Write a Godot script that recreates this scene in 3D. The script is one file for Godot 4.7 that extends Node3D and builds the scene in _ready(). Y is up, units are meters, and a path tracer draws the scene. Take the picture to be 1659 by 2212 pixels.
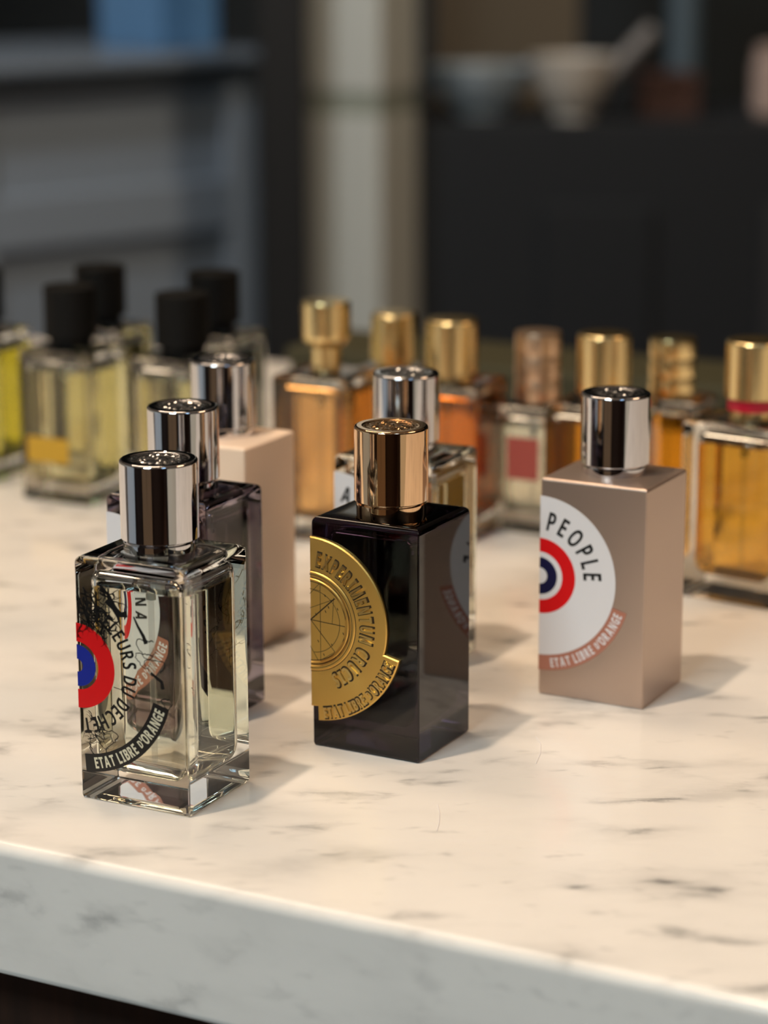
extends Node3D

const F := 5267.4          # focal length in pixels of the 1659 x 2212 frame
const EYE := Vector3(0, 0.28845, 0)
const YAW := -0.4788       # the counter's edge and the bottles stand turned by this much
const EDGE := Vector3(0, 0, -0.6572)   # a point on the counter's front edge, top surface at y = 0
const W := 0.042
const D := 0.0385
const H := 0.0838
const CAP_R := 0.01283
const CAP_H := 0.0264
const GAP := 0.0035
const LC := 0.046          # height of the round label's centre

var cam_basis := Basis(Vector3(0.9999957, -0.0028374, 0.000712), Vector3(0.0029254, 0.9699234, -0.2433927), Vector3(0, 0.2433937, 0.9699276))
var M := {}
var names := {}
var font_bold: FontVariation
var font_plain: FontVariation


# ------------------------------------------------------------------ helpers
func at(px: float, py: float, z: float) -> Vector3:
	var d := cam_basis * Vector3((px - 829.5) / F, -(py - 1106.0) / F, -1.0)
	return EYE + d * (z / d.z)


func counter_frame() -> Transform3D:
	return Transform3D(Basis(Vector3.UP, YAW), EDGE)


func numbered(called: String) -> String:
	if not names.has(called):
		names[called] = 0
		return called
	names[called] += 1
	return "%s_%03d" % [called, names[called]]


func tag(o: Node, label: String, category: String, group := "") -> void:
	o.set_meta("label", label)
	o.set_meta("category", category)
	if group != "":
		o.set_meta("group", group)


func thing(called: String, label: String, category: String, where: Vector3, turn := 0.0, group := "") -> Node3D:
	var o := Node3D.new()
	o.name = numbered(called)
	add_child(o)
	o.position = where
	o.rotation.y = turn
	tag(o, label, category, group)
	return o


func begin() -> SurfaceTool:
	var st := SurfaceTool.new()
	st.begin(Mesh.PRIMITIVE_TRIANGLES)
	return st


func build(st: SurfaceTool, called: String, mat: Material, parent: Node = self, label := "") -> MeshInstance3D:
	var o := MeshInstance3D.new()
	o.name = numbered(called) if parent == self else called
	o.mesh = st.commit()
	o.material_override = mat
	o.cast_shadow = GeometryInstance3D.SHADOW_CASTING_SETTING_ON
	parent.add_child(o, true)
	if label != "":
		o.set_meta("label", label)
	return o


func structure(o: Node) -> Node:
	o.set_meta("kind", "structure")
	return o


func tri(st: SurfaceTool, a: Vector3, b: Vector3, c: Vector3, na: Vector3, nb: Vector3, nc: Vector3) -> void:
	var g := (b - a).cross(c - a)
	if g.length_squared() < 1e-22:
		return
	if g.dot(na + nb + nc) > 0.0:
		var t := b
		b = c
		c = t
		t = nb
		nb = nc
		nc = t
	st.set_normal(na)
	st.add_vertex(a)
	st.set_normal(nb)
	st.add_vertex(b)
	st.set_normal(nc)
	st.add_vertex(c)


func quad(st: SurfaceTool, a: Vector3, b: Vector3, c: Vector3, d: Vector3, n: Vector3) -> void:
	tri(st, a, b, c, n, n, n)
	tri(st, a, c, d, n, n, n)


func ring(w: float, d: float, cr: float, k: int, inset: float) -> Array:
	# points and outward normals of a rounded rectangle pulled in by inset
	var pts := []
	var r := maxf(cr - inset, 0.0)
	var cx := maxf(w / 2 - maxf(cr, inset), 0.0)
	var cz := maxf(d / 2 - maxf(cr, inset), 0.0)
	for q in 4:
		var sx: float = [1, -1, -1, 1][q]
		var sz: float = [1, 1, -1, -1][q]
		for i in k + 1:
			var t := (q + float(i) / k) * PI / 2
			var n := Vector3(cos(t), 0, sin(t))
			pts.append([Vector3(sx * cx, 0, sz * cz) + n * r, n])
	return pts


func joint(a: Vector2, la: float, b: Vector2, lb: float) -> Vector2:
	# a long flat run keeps its own normal where it meets a rounding
	if la > 3.0 * lb:
		return a
	if lb > 3.0 * la:
		return b
	return (a + b).normalized()


func loft(st: SurfaceTool, w: float, d: float, cr: float, k: int, prof: Array, xf := Transform3D(), inside := false, sharp := 0.75) -> void:
	# prof: Vector2(inset, y) from the bottom centre up to the top centre
	var seg := []
	var size := []
	for i in prof.size() - 1:
		var e: Vector2 = Vector2(-(prof[i + 1].x - prof[i].x), prof[i + 1].y - prof[i].y)
		seg.append(Vector2(e.y, -e.x).normalized())
		size.append(e.length())
	for i in seg.size():
		var n0: Vector2 = seg[i]
		var n1: Vector2 = seg[i]
		if i > 0 and seg[i - 1].dot(seg[i]) > sharp:
			n0 = joint(seg[i - 1], size[i - 1], seg[i], size[i])
		if i < seg.size() - 1 and seg[i + 1].dot(seg[i]) > sharp:
			n1 = joint(seg[i], size[i], seg[i + 1], size[i + 1])
		var ra := ring(w, d, cr, k, prof[i].x)
		var rb := ring(w, d, cr, k, prof[i + 1].x)
		var s := -1.0 if inside else 1.0
		for j in ra.size():
			var j2 := (j + 1) % ra.size()
			var v := []
			var n := []
			for e in [[ra[j], prof[i].y, n0], [ra[j2], prof[i].y, n0], [rb[j2], prof[i + 1].y, n1], [rb[j], prof[i + 1].y, n1]]:
				v.append(xf * (e[0][0] + Vector3(0, e[1], 0)))
				n.append((xf.basis * (e[0][1] * e[2].x + Vector3(0, e[2].y, 0)) * s).normalized())
			tri(st, v[0], v[1], v[2], n[0], n[1], n[2])
			tri(st, v[0], v[2], v[3], n[0], n[2], n[3])


func lathe(st: SurfaceTool, r: float, prof: Array, xf := Transform3D(), k := 14, sharp := 0.75) -> void:
	# prof: Vector2(radius, y)
	var p := []
	for q in prof:
		p.append(Vector2(r - q.x, q.y))
	loft(st, 2 * r, 2 * r, r, k, p, xf, false, sharp)


func box(st: SurfaceTool, size: Vector3, at_base: Vector3, bevel := 0.002, xf := Transform3D()) -> void:
	var b := minf(bevel, minf(size.x, minf(size.y, size.z)) * 0.45)
	var big := maxf(size.x, size.z)
	loft(st, size.x, size.z, b, 3, [Vector2(big, 0), Vector2(b, 0), Vector2(b * 0.3, b * 0.3), Vector2(0, b), Vector2(0, size.y - b), Vector2(b * 0.3, size.y - b * 0.3), Vector2(b, size.y), Vector2(big, size.y)], xf * Transform3D(Basis(), at_base))


func tube(st: SurfaceTool, pts: Array, r: float, k := 10) -> void:
	for i in pts.size() - 1:
		var a: Vector3 = pts[i]
		var b: Vector3 = pts[i + 1]
		var y := (b - a).normalized()
		var x := y.cross(Vector3(0.31, 0.2, 0.93)).normalized()
		var z := x.cross(y)
		lathe(st, r, [Vector2(0, 0), Vector2(r, 0), Vector2(r, (b - a).length()), Vector2(0, (b - a).length())], Transform3D(Basis(x, y, z), a), 3)


func extrude(st: SurfaceTool, poly: PackedVector2Array, z0: float, z1: float, chamfer: float, xf: Transform3D) -> void:
	# a plate in the xy plane, its front edge chamfered
	var n := poly.size()
	if Geometry2D.is_polygon_clockwise(poly):
		poly.reverse()
	var inner := PackedVector2Array()
	for i in n:
		var e0 := (poly[i] - poly[(i + n - 1) % n]).normalized()
		var e1 := (poly[(i + 1) % n] - poly[i]).normalized()
		var m0 := Vector2(-e0.y, e0.x)
		var m1 := Vector2(-e1.y, e1.x)
		var m := (m0 + m1).normalized()
		inner.append(poly[i] + m * chamfer / maxf(m.dot(m1), 0.4))
	var f := func(p: Vector2, z: float) -> Vector3: return xf * Vector3(p.x, p.y, z)
	for i in n:
		var j := (i + 1) % n
		var e := (poly[j] - poly[i]).normalized()
		var o := xf.basis * Vector3(e.y, -e.x, 0)
		var fw := xf.basis * Vector3(0, 0, 1)
		quad(st, f.call(poly[i], z0), f.call(poly[j], z0), f.call(poly[j], z1 - chamfer), f.call(poly[i], z1 - chamfer), o)
		if chamfer > 0.0:
			quad(st, f.call(poly[i], z1 - chamfer), f.call(poly[j], z1 - chamfer), f.call(inner[j], z1), f.call(inner[i], z1), (o + fw).normalized())
	var ids := Geometry2D.triangulate_polygon(inner)
	for side in [[z1, 1.0], [z0, -1.0]]:
		var nn: Vector3 = xf.basis * Vector3(0, 0, side[1])
		var src: PackedVector2Array = inner if side[1] > 0 else poly
		for i in range(0, ids.size(), 3):
			tri(st, f.call(src[ids[i]], side[0]), f.call(src[ids[i + 1]], side[0]), f.call(src[ids[i + 2]], side[0]), nn, nn, nn)


func polar(r: float, deg: float, c := Vector2(0, LC)) -> Vector2:
	return c + Vector2(cos(deg_to_rad(deg)), sin(deg_to_rad(deg))) * r


func sector_poly(r0: float, r1: float, a0: float, a1: float) -> PackedVector2Array:
	var p := PackedVector2Array()
	var n := int(absf(a1 - a0) / 4.0) + 2
	for i in n + 1:
		p.append(polar(r1, lerpf(a0, a1, float(i) / n)))
	if r0 <= 0.0:
		p.append(Vector2(0, LC))
	else:
		for i in n + 1:
			p.append(polar(r0, lerpf(a1, a0, float(i) / n)))
	return p


func sector(st: SurfaceTool, r0: float, r1: float, a0: float, a1: float, z0: float, z1: float, xf: Transform3D, chamfer := 0.0) -> void:
	# a flat ring segment, built as strips so that no long triangles arise
	if chamfer > 0.0:
		extrude(st, sector_poly(r0, r1, a0, a1), z0, z1, chamfer, xf)
		return
	var n := int(absf(a1 - a0) / 4.0) + 2
	var nn := xf.basis * Vector3(0, 0, 1)
	for i in n:
		var b0 := lerpf(a0, a1, float(i) / n)
		var b1 := lerpf(a0, a1, float(i + 1) / n)
		var q := [polar(r0, b0), polar(r1, b0), polar(r1, b1), polar(r0, b1)]
		var v := []
		for p in q:
			v.append(xf * Vector3(p.x, p.y, z1))
		quad(st, v[0], v[1], v[2], v[3], nn)
		var mid := deg_to_rad((b0 + b1) / 2)
		quad(st, v[1], v[2], v[2] - nn * (z1 - z0), v[1] - nn * (z1 - z0), xf.basis * Vector3(cos(mid), sin(mid), 0))
		if r0 > 0.0:
			quad(st, v[0], v[3], v[3] - nn * (z1 - z0), v[0] - nn * (z1 - z0), xf.basis * Vector3(-cos(mid), -sin(mid), 0))


func stroke(st: SurfaceTool, pts: Array, w0: float, w1: float, z: float, xf: Transform3D) -> void:
	# a line of ink or a graver's cut, flat on a face
	var n := pts.size()
	var nn := xf.basis * Vector3(0, 0, 1)
	var prev := []
	for i in n:
		var a: Vector2 = pts[maxi(i - 1, 0)]
		var b: Vector2 = pts[mini(i + 1, n - 1)]
		var t := (b - a).normalized()
		var m := Vector2(-t.y, t.x) * lerpf(w0, w1, float(i) / maxi(n - 1, 1)) * 0.5
		var p: Vector2 = pts[i]
		var cur := [xf * Vector3(p.x + m.x, p.y + m.y, z), xf * Vector3(p.x - m.x, p.y - m.y, z)]
		if i > 0:
			quad(st, prev[0], prev[1], cur[1], cur[0], nn)
		prev = cur


func letters(st: SurfaceTool, text: String, r: float, a0: float, a1: float, height: float, squeeze: float, z: float, depth: float, xf: Transform3D, inward := false, font: Font = null, grow := 1.0, small := -1) -> void:
	# lettering set on an arc; clockwise with tops outward, or counterclockwise with tops inward
	var glyphs := []
	var total := 0.0
	for i in text.length():
		var ch := text[i]
		var adv := 0.45
		var tm: TextMesh = null
		if ch != " ":
			tm = TextMesh.new()
			tm.font = font if font else font_bold
			tm.font_size = 64
			tm.pixel_size = 1.0 / 46.0     # a capital is one unit tall
			tm.depth = 1.0
			tm.curve_step = 1.5
			tm.text = ch
			adv = tm.get_aabb().size.x + 0.17
		if ch == "'":
			adv = 0.2
		glyphs.append([tm, adv])
		total += adv
	var run := 0.0
	for i in glyphs.size():
		var g: Array = glyphs[i]
		var a := deg_to_rad(lerpf(a0, a1, (run + g[1] * 0.5) / total))
		run += g[1]
		if g[0] == null:
			continue
		var e := Vector3(cos(a), sin(a), 0)
		var x := Vector3(sin(a), -cos(a), 0)
		if inward:
			x = -x
			e = -e
		var c: Vector3 = Vector3(0, LC, 0) + Vector3(cos(a), sin(a), 0) * r
		var box_ := (g[0] as TextMesh).get_aabb()
		var mid := box_.get_center()
		var sy := height * grow
		var sx := height * squeeze * (1.0 + (grow - 1.0) * 1.3)
		var cy := 0.5 * box_.size.y + box_.position.y if text[i] != "'" else mid.y - 0.3
		if i == small:
			sy *= 0.72
			sx *= 0.8
		var lx := xf * Transform3D(Basis(x * sx, e * sy, Vector3(0, 0, depth)), c + Vector3(0, 0, z + depth * 0.5) - x * sx * mid.x - e * sy * cy)
		st.append_from(g[0], 0, lx)


func mat(color: Color, rough := 0.5, metal := 0.0) -> StandardMaterial3D:
	var m := StandardMaterial3D.new()
	m.albedo_color = color
	m.roughness = rough
	m.metallic = metal
	return m


func glass(color: Color, scale := 0.05, rough := 0.0, alpha := 0.0) -> StandardMaterial3D:
	var m := mat(color, rough)
	m.albedo_color.a = alpha
	m.transparency = BaseMaterial3D.TRANSPARENCY_ALPHA
	m.refraction_enabled = true
	m.refraction_scale = scale
	return m


func lamp_glow(color: Color, energy: float) -> StandardMaterial3D:
	var m := mat(Color(0.9, 0.9, 0.9), 0.6)
	m.emission_enabled = true
	m.emission = color
	m.emission_energy_multiplier = energy
	return m


func noise(kind: int, freq: float, sd: int, octaves := 4) -> FastNoiseLite:
	var n := FastNoiseLite.new()
	n.noise_type = kind
	n.frequency = freq
	n.seed = sd
	n.fractal_octaves = octaves
	return n


func marble_texture() -> ImageTexture:
	var s := 1024
	var vein := noise(FastNoiseLite.TYPE_SIMPLEX_SMOOTH, 0.0055, 11, 5)
	vein.fractal_type = FastNoiseLite.FRACTAL_RIDGED
	vein.domain_warp_enabled = true
	vein.domain_warp_amplitude = 34.0
	vein.domain_warp_frequency = 0.012
	var gate := noise(FastNoiseLite.TYPE_SIMPLEX_SMOOTH, 0.013, 5, 3)
	var cloud := noise(FastNoiseLite.TYPE_SIMPLEX_SMOOTH, 0.006, 23, 5)
	var fleck := noise(FastNoiseLite.TYPE_SIMPLEX_SMOOTH, 0.035, 41, 3)
	var a := vein.get_seamless_image(s, s).get_data()
	var b := gate.get_seamless_image(s, s).get_data()
	var c := cloud.get_seamless_image(s, s).get_data()
	var d := fleck.get_seamless_image(s, s).get_data()
	var out := PackedByteArray()
	out.resize(s * s * 3)
	for i in s * s:
		var m := b[i] / 255.0
		var v := pow(smoothstep(0.55, 0.99, a[i] / 255.0), 2.0) * smoothstep(0.40, 0.72, m)
		v += 0.45 * pow(smoothstep(0.58, 0.95, d[i] / 255.0), 1.6) * smoothstep(0.45, 0.75, m)
		var soft := smoothstep(0.35, 0.9, a[i] / 255.0) * smoothstep(0.40, 0.9, c[i] / 255.0)
		var t := 0.55 * minf(v, 1.0) + 0.16 * soft + 0.06 * (c[i] / 255.0)
		out[i * 3] = int(clampf(240.0 - 128.0 * t, 0, 255))
		out[i * 3 + 1] = int(clampf(236.0 - 124.0 * t, 0, 255))
		out[i * 3 + 2] = int(clampf(230.0 - 118.0 * t, 0, 255))
	return ImageTexture.create_from_image(Image.create_from_data(s, s, false, Image.FORMAT_RGB8, out))


func wood_texture(dark: Color, light: Color) -> ImageTexture:
	var s := 256
	var n := noise(FastNoiseLite.TYPE_SIMPLEX_SMOOTH, 0.02, 77, 4)
	var im := Image.create(s, s, false, Image.FORMAT_RGB8)
	for y in s:
		for x in s:
			im.set_pixel(x, y, dark.lerp(light, clampf(0.5 + n.get_noise_2d(x * 5.0, y * 0.35), 0, 1)))
	return ImageTexture.create_from_image(im)


func materials() -> void:
	M.chrome = mat(Color(0.86, 0.86, 0.88), 0.05, 1.0)
	M.chrome_relief = mat(Color(0.84, 0.84, 0.85), 0.16, 1.0)
	M.rose_gold = mat(Color(0.95, 0.80, 0.64), 0.05, 1.0)
	M.rose_relief = mat(Color(0.95, 0.78, 0.58), 0.16, 1.0)
	M.gold = mat(Color(0.98, 0.88, 0.65), 0.24, 1.0)
	M.pink_gold = mat(Color(0.96, 0.84, 0.72), 0.34, 1.0)
	M.brass = mat(Color(0.93, 0.76, 0.42), 0.44, 1.0)
	M.brass_bright = mat(Color(0.97, 0.84, 0.55), 0.3, 1.0)
	M.patina = mat(Color(0.17, 0.11, 0.05), 0.6, 0.2)
	M.clear = glass(Color(0.985, 0.99, 0.98))
	M.smoke = glass(Color(0.56, 0.52, 0.57))
	M.violet = glass(Color(0.17, 0.135, 0.205))
	M.juice_clear = glass(Color(0.985, 0.985, 0.93), 0.034)
	M.juice_pale = glass(Color(0.995, 0.97, 0.78), 0.034)
	M.juice_golden = glass(Color(0.97, 0.74, 0.30), 0.034)
	M.juice_yellow = glass(Color(0.97, 0.94, 0.48), 0.034)
	M.juice_peach = glass(Color(0.98, 0.76, 0.48), 0.034)
	M.juice_amber = glass(Color(0.95, 0.64, 0.18), 0.034)
	M.juice_deep = glass(Color(0.90, 0.50, 0.08), 0.034)
	M.tube = mat(Color(0.95, 0.95, 0.92, 0.16), 0.1)
	M.tube.transparency = BaseMaterial3D.TRANSPARENCY_ALPHA
	M.pump = mat(Color(0.9, 0.9, 0.88), 0.4)
	M.taupe = mat(Color(0.77, 0.68, 0.62), 0.36, 0.75)
	M.taupe.clearcoat_enabled = true
	M.taupe.clearcoat = 0.25
	M.taupe.clearcoat_roughness = 0.15
	M.blush = mat(Color(0.97, 0.86, 0.76), 0.38)
	M.white_print = mat(Color(0.90, 0.89, 0.90), 0.45)
	M.red_print = mat(Color(0.86, 0.03, 0.06), 0.4)
	M.blue_print = mat(Color(0.07, 0.15, 0.58), 0.4)
	M.navy_print = mat(Color(0.05, 0.05, 0.24), 0.4)
	M.black_print = mat(Color(0.035, 0.035, 0.035), 0.4)
	M.silver_print = mat(Color(0.86, 0.84, 0.74), 0.35, 0.2)
	M.salmon_print = mat(Color(0.70, 0.46, 0.38), 0.45)
	M.gold_paper = mat(Color(0.80, 0.63, 0.20), 0.45, 0.3)
	M.black_cap = mat(Color(0.025, 0.025, 0.025), 0.6)
	M.black_cap.metallic_specular = 0.3
	M.crimson = mat(Color(0.78, 0.08, 0.20), 0.35)
	M.marble = mat(Color.WHITE, 0.16)
	M.marble.albedo_texture = marble_texture()
	M.marble.uv1_triplanar = true
	M.marble.uv1_world_triplanar = true
	M.marble.uv1_scale = Vector3(1.5, 3.0, 3.3)
	M.marble.metallic_specular = 0.42
	M.dark_wood = mat(Color.WHITE, 0.5)
	M.dark_wood.albedo_texture = wood_texture(Color(0.11, 0.07, 0.05), Color(0.21, 0.13, 0.09))
	M.dark_wood.uv1_triplanar = true
	M.dark_wood.uv1_scale = Vector3(3, 0.8, 3)
	M.floor_wood = mat(Color.WHITE, 0.4)
	M.floor_wood.albedo_texture = wood_texture(Color(0.23, 0.15, 0.11), Color(0.36, 0.24, 0.17))
	M.floor_wood.uv1_triplanar = true
	M.floor_wood.uv1_scale = Vector3(2, 2, 0.5)
	M.plaster = mat(Color(0.80, 0.78, 0.74), 0.9)
	M.ceiling = mat(Color(0.90, 0.88, 0.85), 0.9)
	M.charcoal = mat(Color(0.14, 0.16, 0.17), 0.8)
	M.grey_paint = mat(Color(0.49, 0.53, 0.57), 0.5)
	M.black_paint = mat(Color(0.05, 0.05, 0.05), 0.6)
	M.post_white = mat(Color(0.72, 0.73, 0.70), 0.6)
	M.post_joint = mat(Color(0.55, 0.57, 0.52), 0.6)
	M.olive = mat(Color(0.22, 0.21, 0.12), 0.7)
	M.navy_paint = mat(Color(0.065, 0.085, 0.105), 0.6)
	M.slate_front = mat(Color(0.17, 0.17, 0.18), 0.6)


# ------------------------------------------------------------------ bottle parts
func emblem(radius: float, sd: int) -> SurfaceTool:
	# the relief on a cap's top: a shield crossed by a bar inside a ring of small beads
	var st := begin()
	var nz := noise(FastNoiseLite.TYPE_CELLULAR, 900.0, sd, 2)
	var rings := 18
	var steps := 84
	var hgt := func(r: float, t: float) -> float:
		var x := r * cos(t)
		var y := r * sin(t)
		var q := r / radius
		var v := 0.00028 * nz.get_noise_2d(x, y)
		v += 0.00045 * exp(-pow((x * 0.6 - y * 0.8) / 0.0006, 2)) * (1.0 if q < 0.9 else 0.0)
		v += 0.0004 * exp(-pow((q - 0.62) / 0.06, 2)) * (0.6 + 0.4 * sin(t * 14))
		v += 0.00035 * exp(-pow((absf(x) - 0.0036) / 0.0008, 2) - pow(y / 0.0026, 2))
		return v * smoothstep(1.0, 0.85, q) - 0.0002
	for i in rings:
		for j in steps:
			var r0 := radius * i / rings
			var r1 := radius * (i + 1) / rings
			var t0 := TAU * j / steps
			var t1 := TAU * (j + 1) / steps
			var p := []
			for e in [[r0, t0], [r1, t0], [r1, t1], [r0, t1]]:
				p.append(Vector3(e[0] * cos(e[1]), hgt.call(e[0], e[1]), e[0] * sin(e[1])))
			for f in [[0, 1, 2], [0, 2, 3]]:
				var n: Vector3 = (p[f[1]] - p[f[0]]).cross(p[f[2]] - p[f[0]]).normalized()
				n = -n if n.y < 0 else n
				tri(st, p[f[0]], p[f[1]], p[f[2]], n, n, n)
	return st


func arc_profile(r: float, y_top: float, steps := 5) -> Array:
	# rounding of a top edge: from (0, y_top - r) to (r, y_top)
	var p := []
	for i in steps + 1:
		var t := PI / 2 * i / steps
		p.append(Vector2(r - r * cos(t), y_top - r + r * sin(t)))
	return p


func cap(parent: Node3D, m: Material, relief: Material, y: float, sd: int) -> void:
	var st := begin()
	var p := [Vector2(CAP_R, 0), Vector2(0.0005, 0), Vector2(0.00015, 0.00015), Vector2(0, 0.0005)]
	p.append_array(arc_profile(0.0010, CAP_H))
	p.append_array([Vector2(0.0026, CAP_H), Vector2(0.0031, CAP_H - 0.0005), Vector2(CAP_R, CAP_H - 0.0005)])
	loft(st, 2 * CAP_R, 2 * CAP_R, CAP_R, 20, p)
	var c := build(st, "cap", m, parent)
	c.position.y = y
	var e := build(emblem(CAP_R - 0.0031, sd), "cap_emblem", relief, c)
	e.position.y = CAP_H - 0.0001
	var col := begin()
	lathe(col, 0.0121, [Vector2(0, 0), Vector2(0.0121, 0), Vector2(0.0121, GAP - 0.0006), Vector2(0.0112, GAP - 0.0006), Vector2(0.0112, GAP + 0.0008), Vector2(0, GAP + 0.0008)], Transform3D(), 16)
	var k := build(col, "collar", m, parent)
	k.position.y = H - 0.0002


func body_profile(w: float, h: float, top_r: float) -> Array:
	var p := [Vector2(w, 0.0016), Vector2(0.0075, 0.0014), Vector2(0.0050, 0.0008), Vector2(0.0032, 0), Vector2(0.0012, 0), Vector2(0.00035, 0.00035), Vector2(0, 0.0012)]
	for q in arc_profile(top_r, h - 0.0006):
		p.append(q)
	p.append_array([Vector2(0.009, h), Vector2(w, h)])
	return p


func cavity_profile(w: float, y0: float, y1: float, r: float) -> Array:
	var p := [Vector2(w, y0)]
	for i in 9:
		var t := PI / 2 * i / 8
		p.append(Vector2(0.0065 - 0.0065 * sin(t), y0 + 0.0065 - 0.0065 * cos(t)))
	p.append_array(arc_profile(r, y1))
	p.append(Vector2(w, y1))
	return p


func glass_bottle(parent: Node3D, w: float, d: float, h: float, wall: float, floor_: float, fill: float, gm: Material, lm: Material, tube_r := 0.0011) -> void:
	var st := begin()
	loft(st, w, d, 0.0006, 4, body_profile(w, h, 0.0026))
	var iw := w - 2 * wall
	var id := d - 2 * wall
	var cr := 0.0045
	loft(st, iw, id, cr, 5, cavity_profile(iw, floor_, h - 0.0055, 0.0040), Transform3D(), true)
	build(st, "glass_body", gm, parent)
	var li := begin()
	var g := 0.00005
	var lp := [Vector2(iw, floor_ - g)]
	for i in 9:
		var t := PI / 2 * i / 8
		lp.append(Vector2(0.0065 - 0.0065 * sin(t), floor_ - g + 0.0065 - 0.0065 * cos(t)))
	lp.append_array([Vector2(0, fill - 0.0004), Vector2(0.0002, fill), Vector2(iw, fill)])
	loft(li, iw + 2 * g, id + 2 * g, cr, 5, lp)
	build(li, "perfume", lm, parent)
	if tube_r > 0.0:
		var tb := begin()
		lathe(tb, tube_r, [Vector2(0, 0), Vector2(tube_r, 0), Vector2(tube_r, h - floor_ - 0.018), Vector2(0, h - floor_ - 0.018)], Transform3D(Basis(), Vector3(0, floor_ + 0.002, 0)), 4)
		build(tb, "dip_tube", M.tube, parent)
		var ps := begin()
		lathe(ps, 0.0024, [Vector2(0, 0), Vector2(0.0018, 0), Vector2(0.0018, 0.005), Vector2(0.0024, 0.005), Vector2(0.0024, 0.0102), Vector2(0, 0.0102)], Transform3D(Basis(), Vector3(0, h - 0.0160, 0)), 5)
		build(ps, "pump", M.pump, parent)


func solid_bottle(parent: Node3D, m: Material) -> void:
	var st := begin()
	loft(st, W, D, 0.0008, 4, body_profile(W, H, 0.0013))
	build(st, "body", m, parent)


func front_face(off := 0.00004) -> Transform3D:
	return Transform3D(Basis(), Vector3(-W / 2, 0, D / 2 + off))


func side_face(off := 0.00004) -> Transform3D:
	return Transform3D(Basis(Vector3(0, 0, 1), Vector3(0, 1, 0), Vector3(-1, 0, 0)), Vector3(-W / 2 - off, 0, D / 2))


func round_label(parent: Node3D, disc: Material, ring_in: Material, banner: Material, banner_text: Material) -> Node3D:
	# a half disc that ends at the face's edge, with target rings and a banner below
	var st := begin()
	sector(st, 0.0, 0.0304, 90, -90, 0, 0.00008, front_face())
	var label := build(st, "label", disc, parent, "white half disc label with target rings")
	var rr := begin()
	sector(rr, 0.0092, 0.0144, 90, -90, 0.00008, 0.00012, front_face())
	build(rr, "red_ring", M.red_print, label)
	var bb := begin()
	sector(bb, 0.0031, 0.0071, 90, -90, 0.00008, 0.00012, front_face())
	build(bb, "blue_ring", ring_in, label)
	var bn := begin()
	sector(bn, 0.0305, 0.0364, -90, -16, 0, 0.00008, front_face())
	var ban := build(bn, "banner", banner, parent)
	var tx := begin()
	letters(tx, "ETAT LIBRE D'ORANGE", 0.0335, -82, -18.5, 0.0034, 0.62, 0.00008, 0.00005, front_face(), true, font_bold, 1.0, 11)
	build(tx, "banner_lettering", banner_text, ban)
	return label


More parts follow.
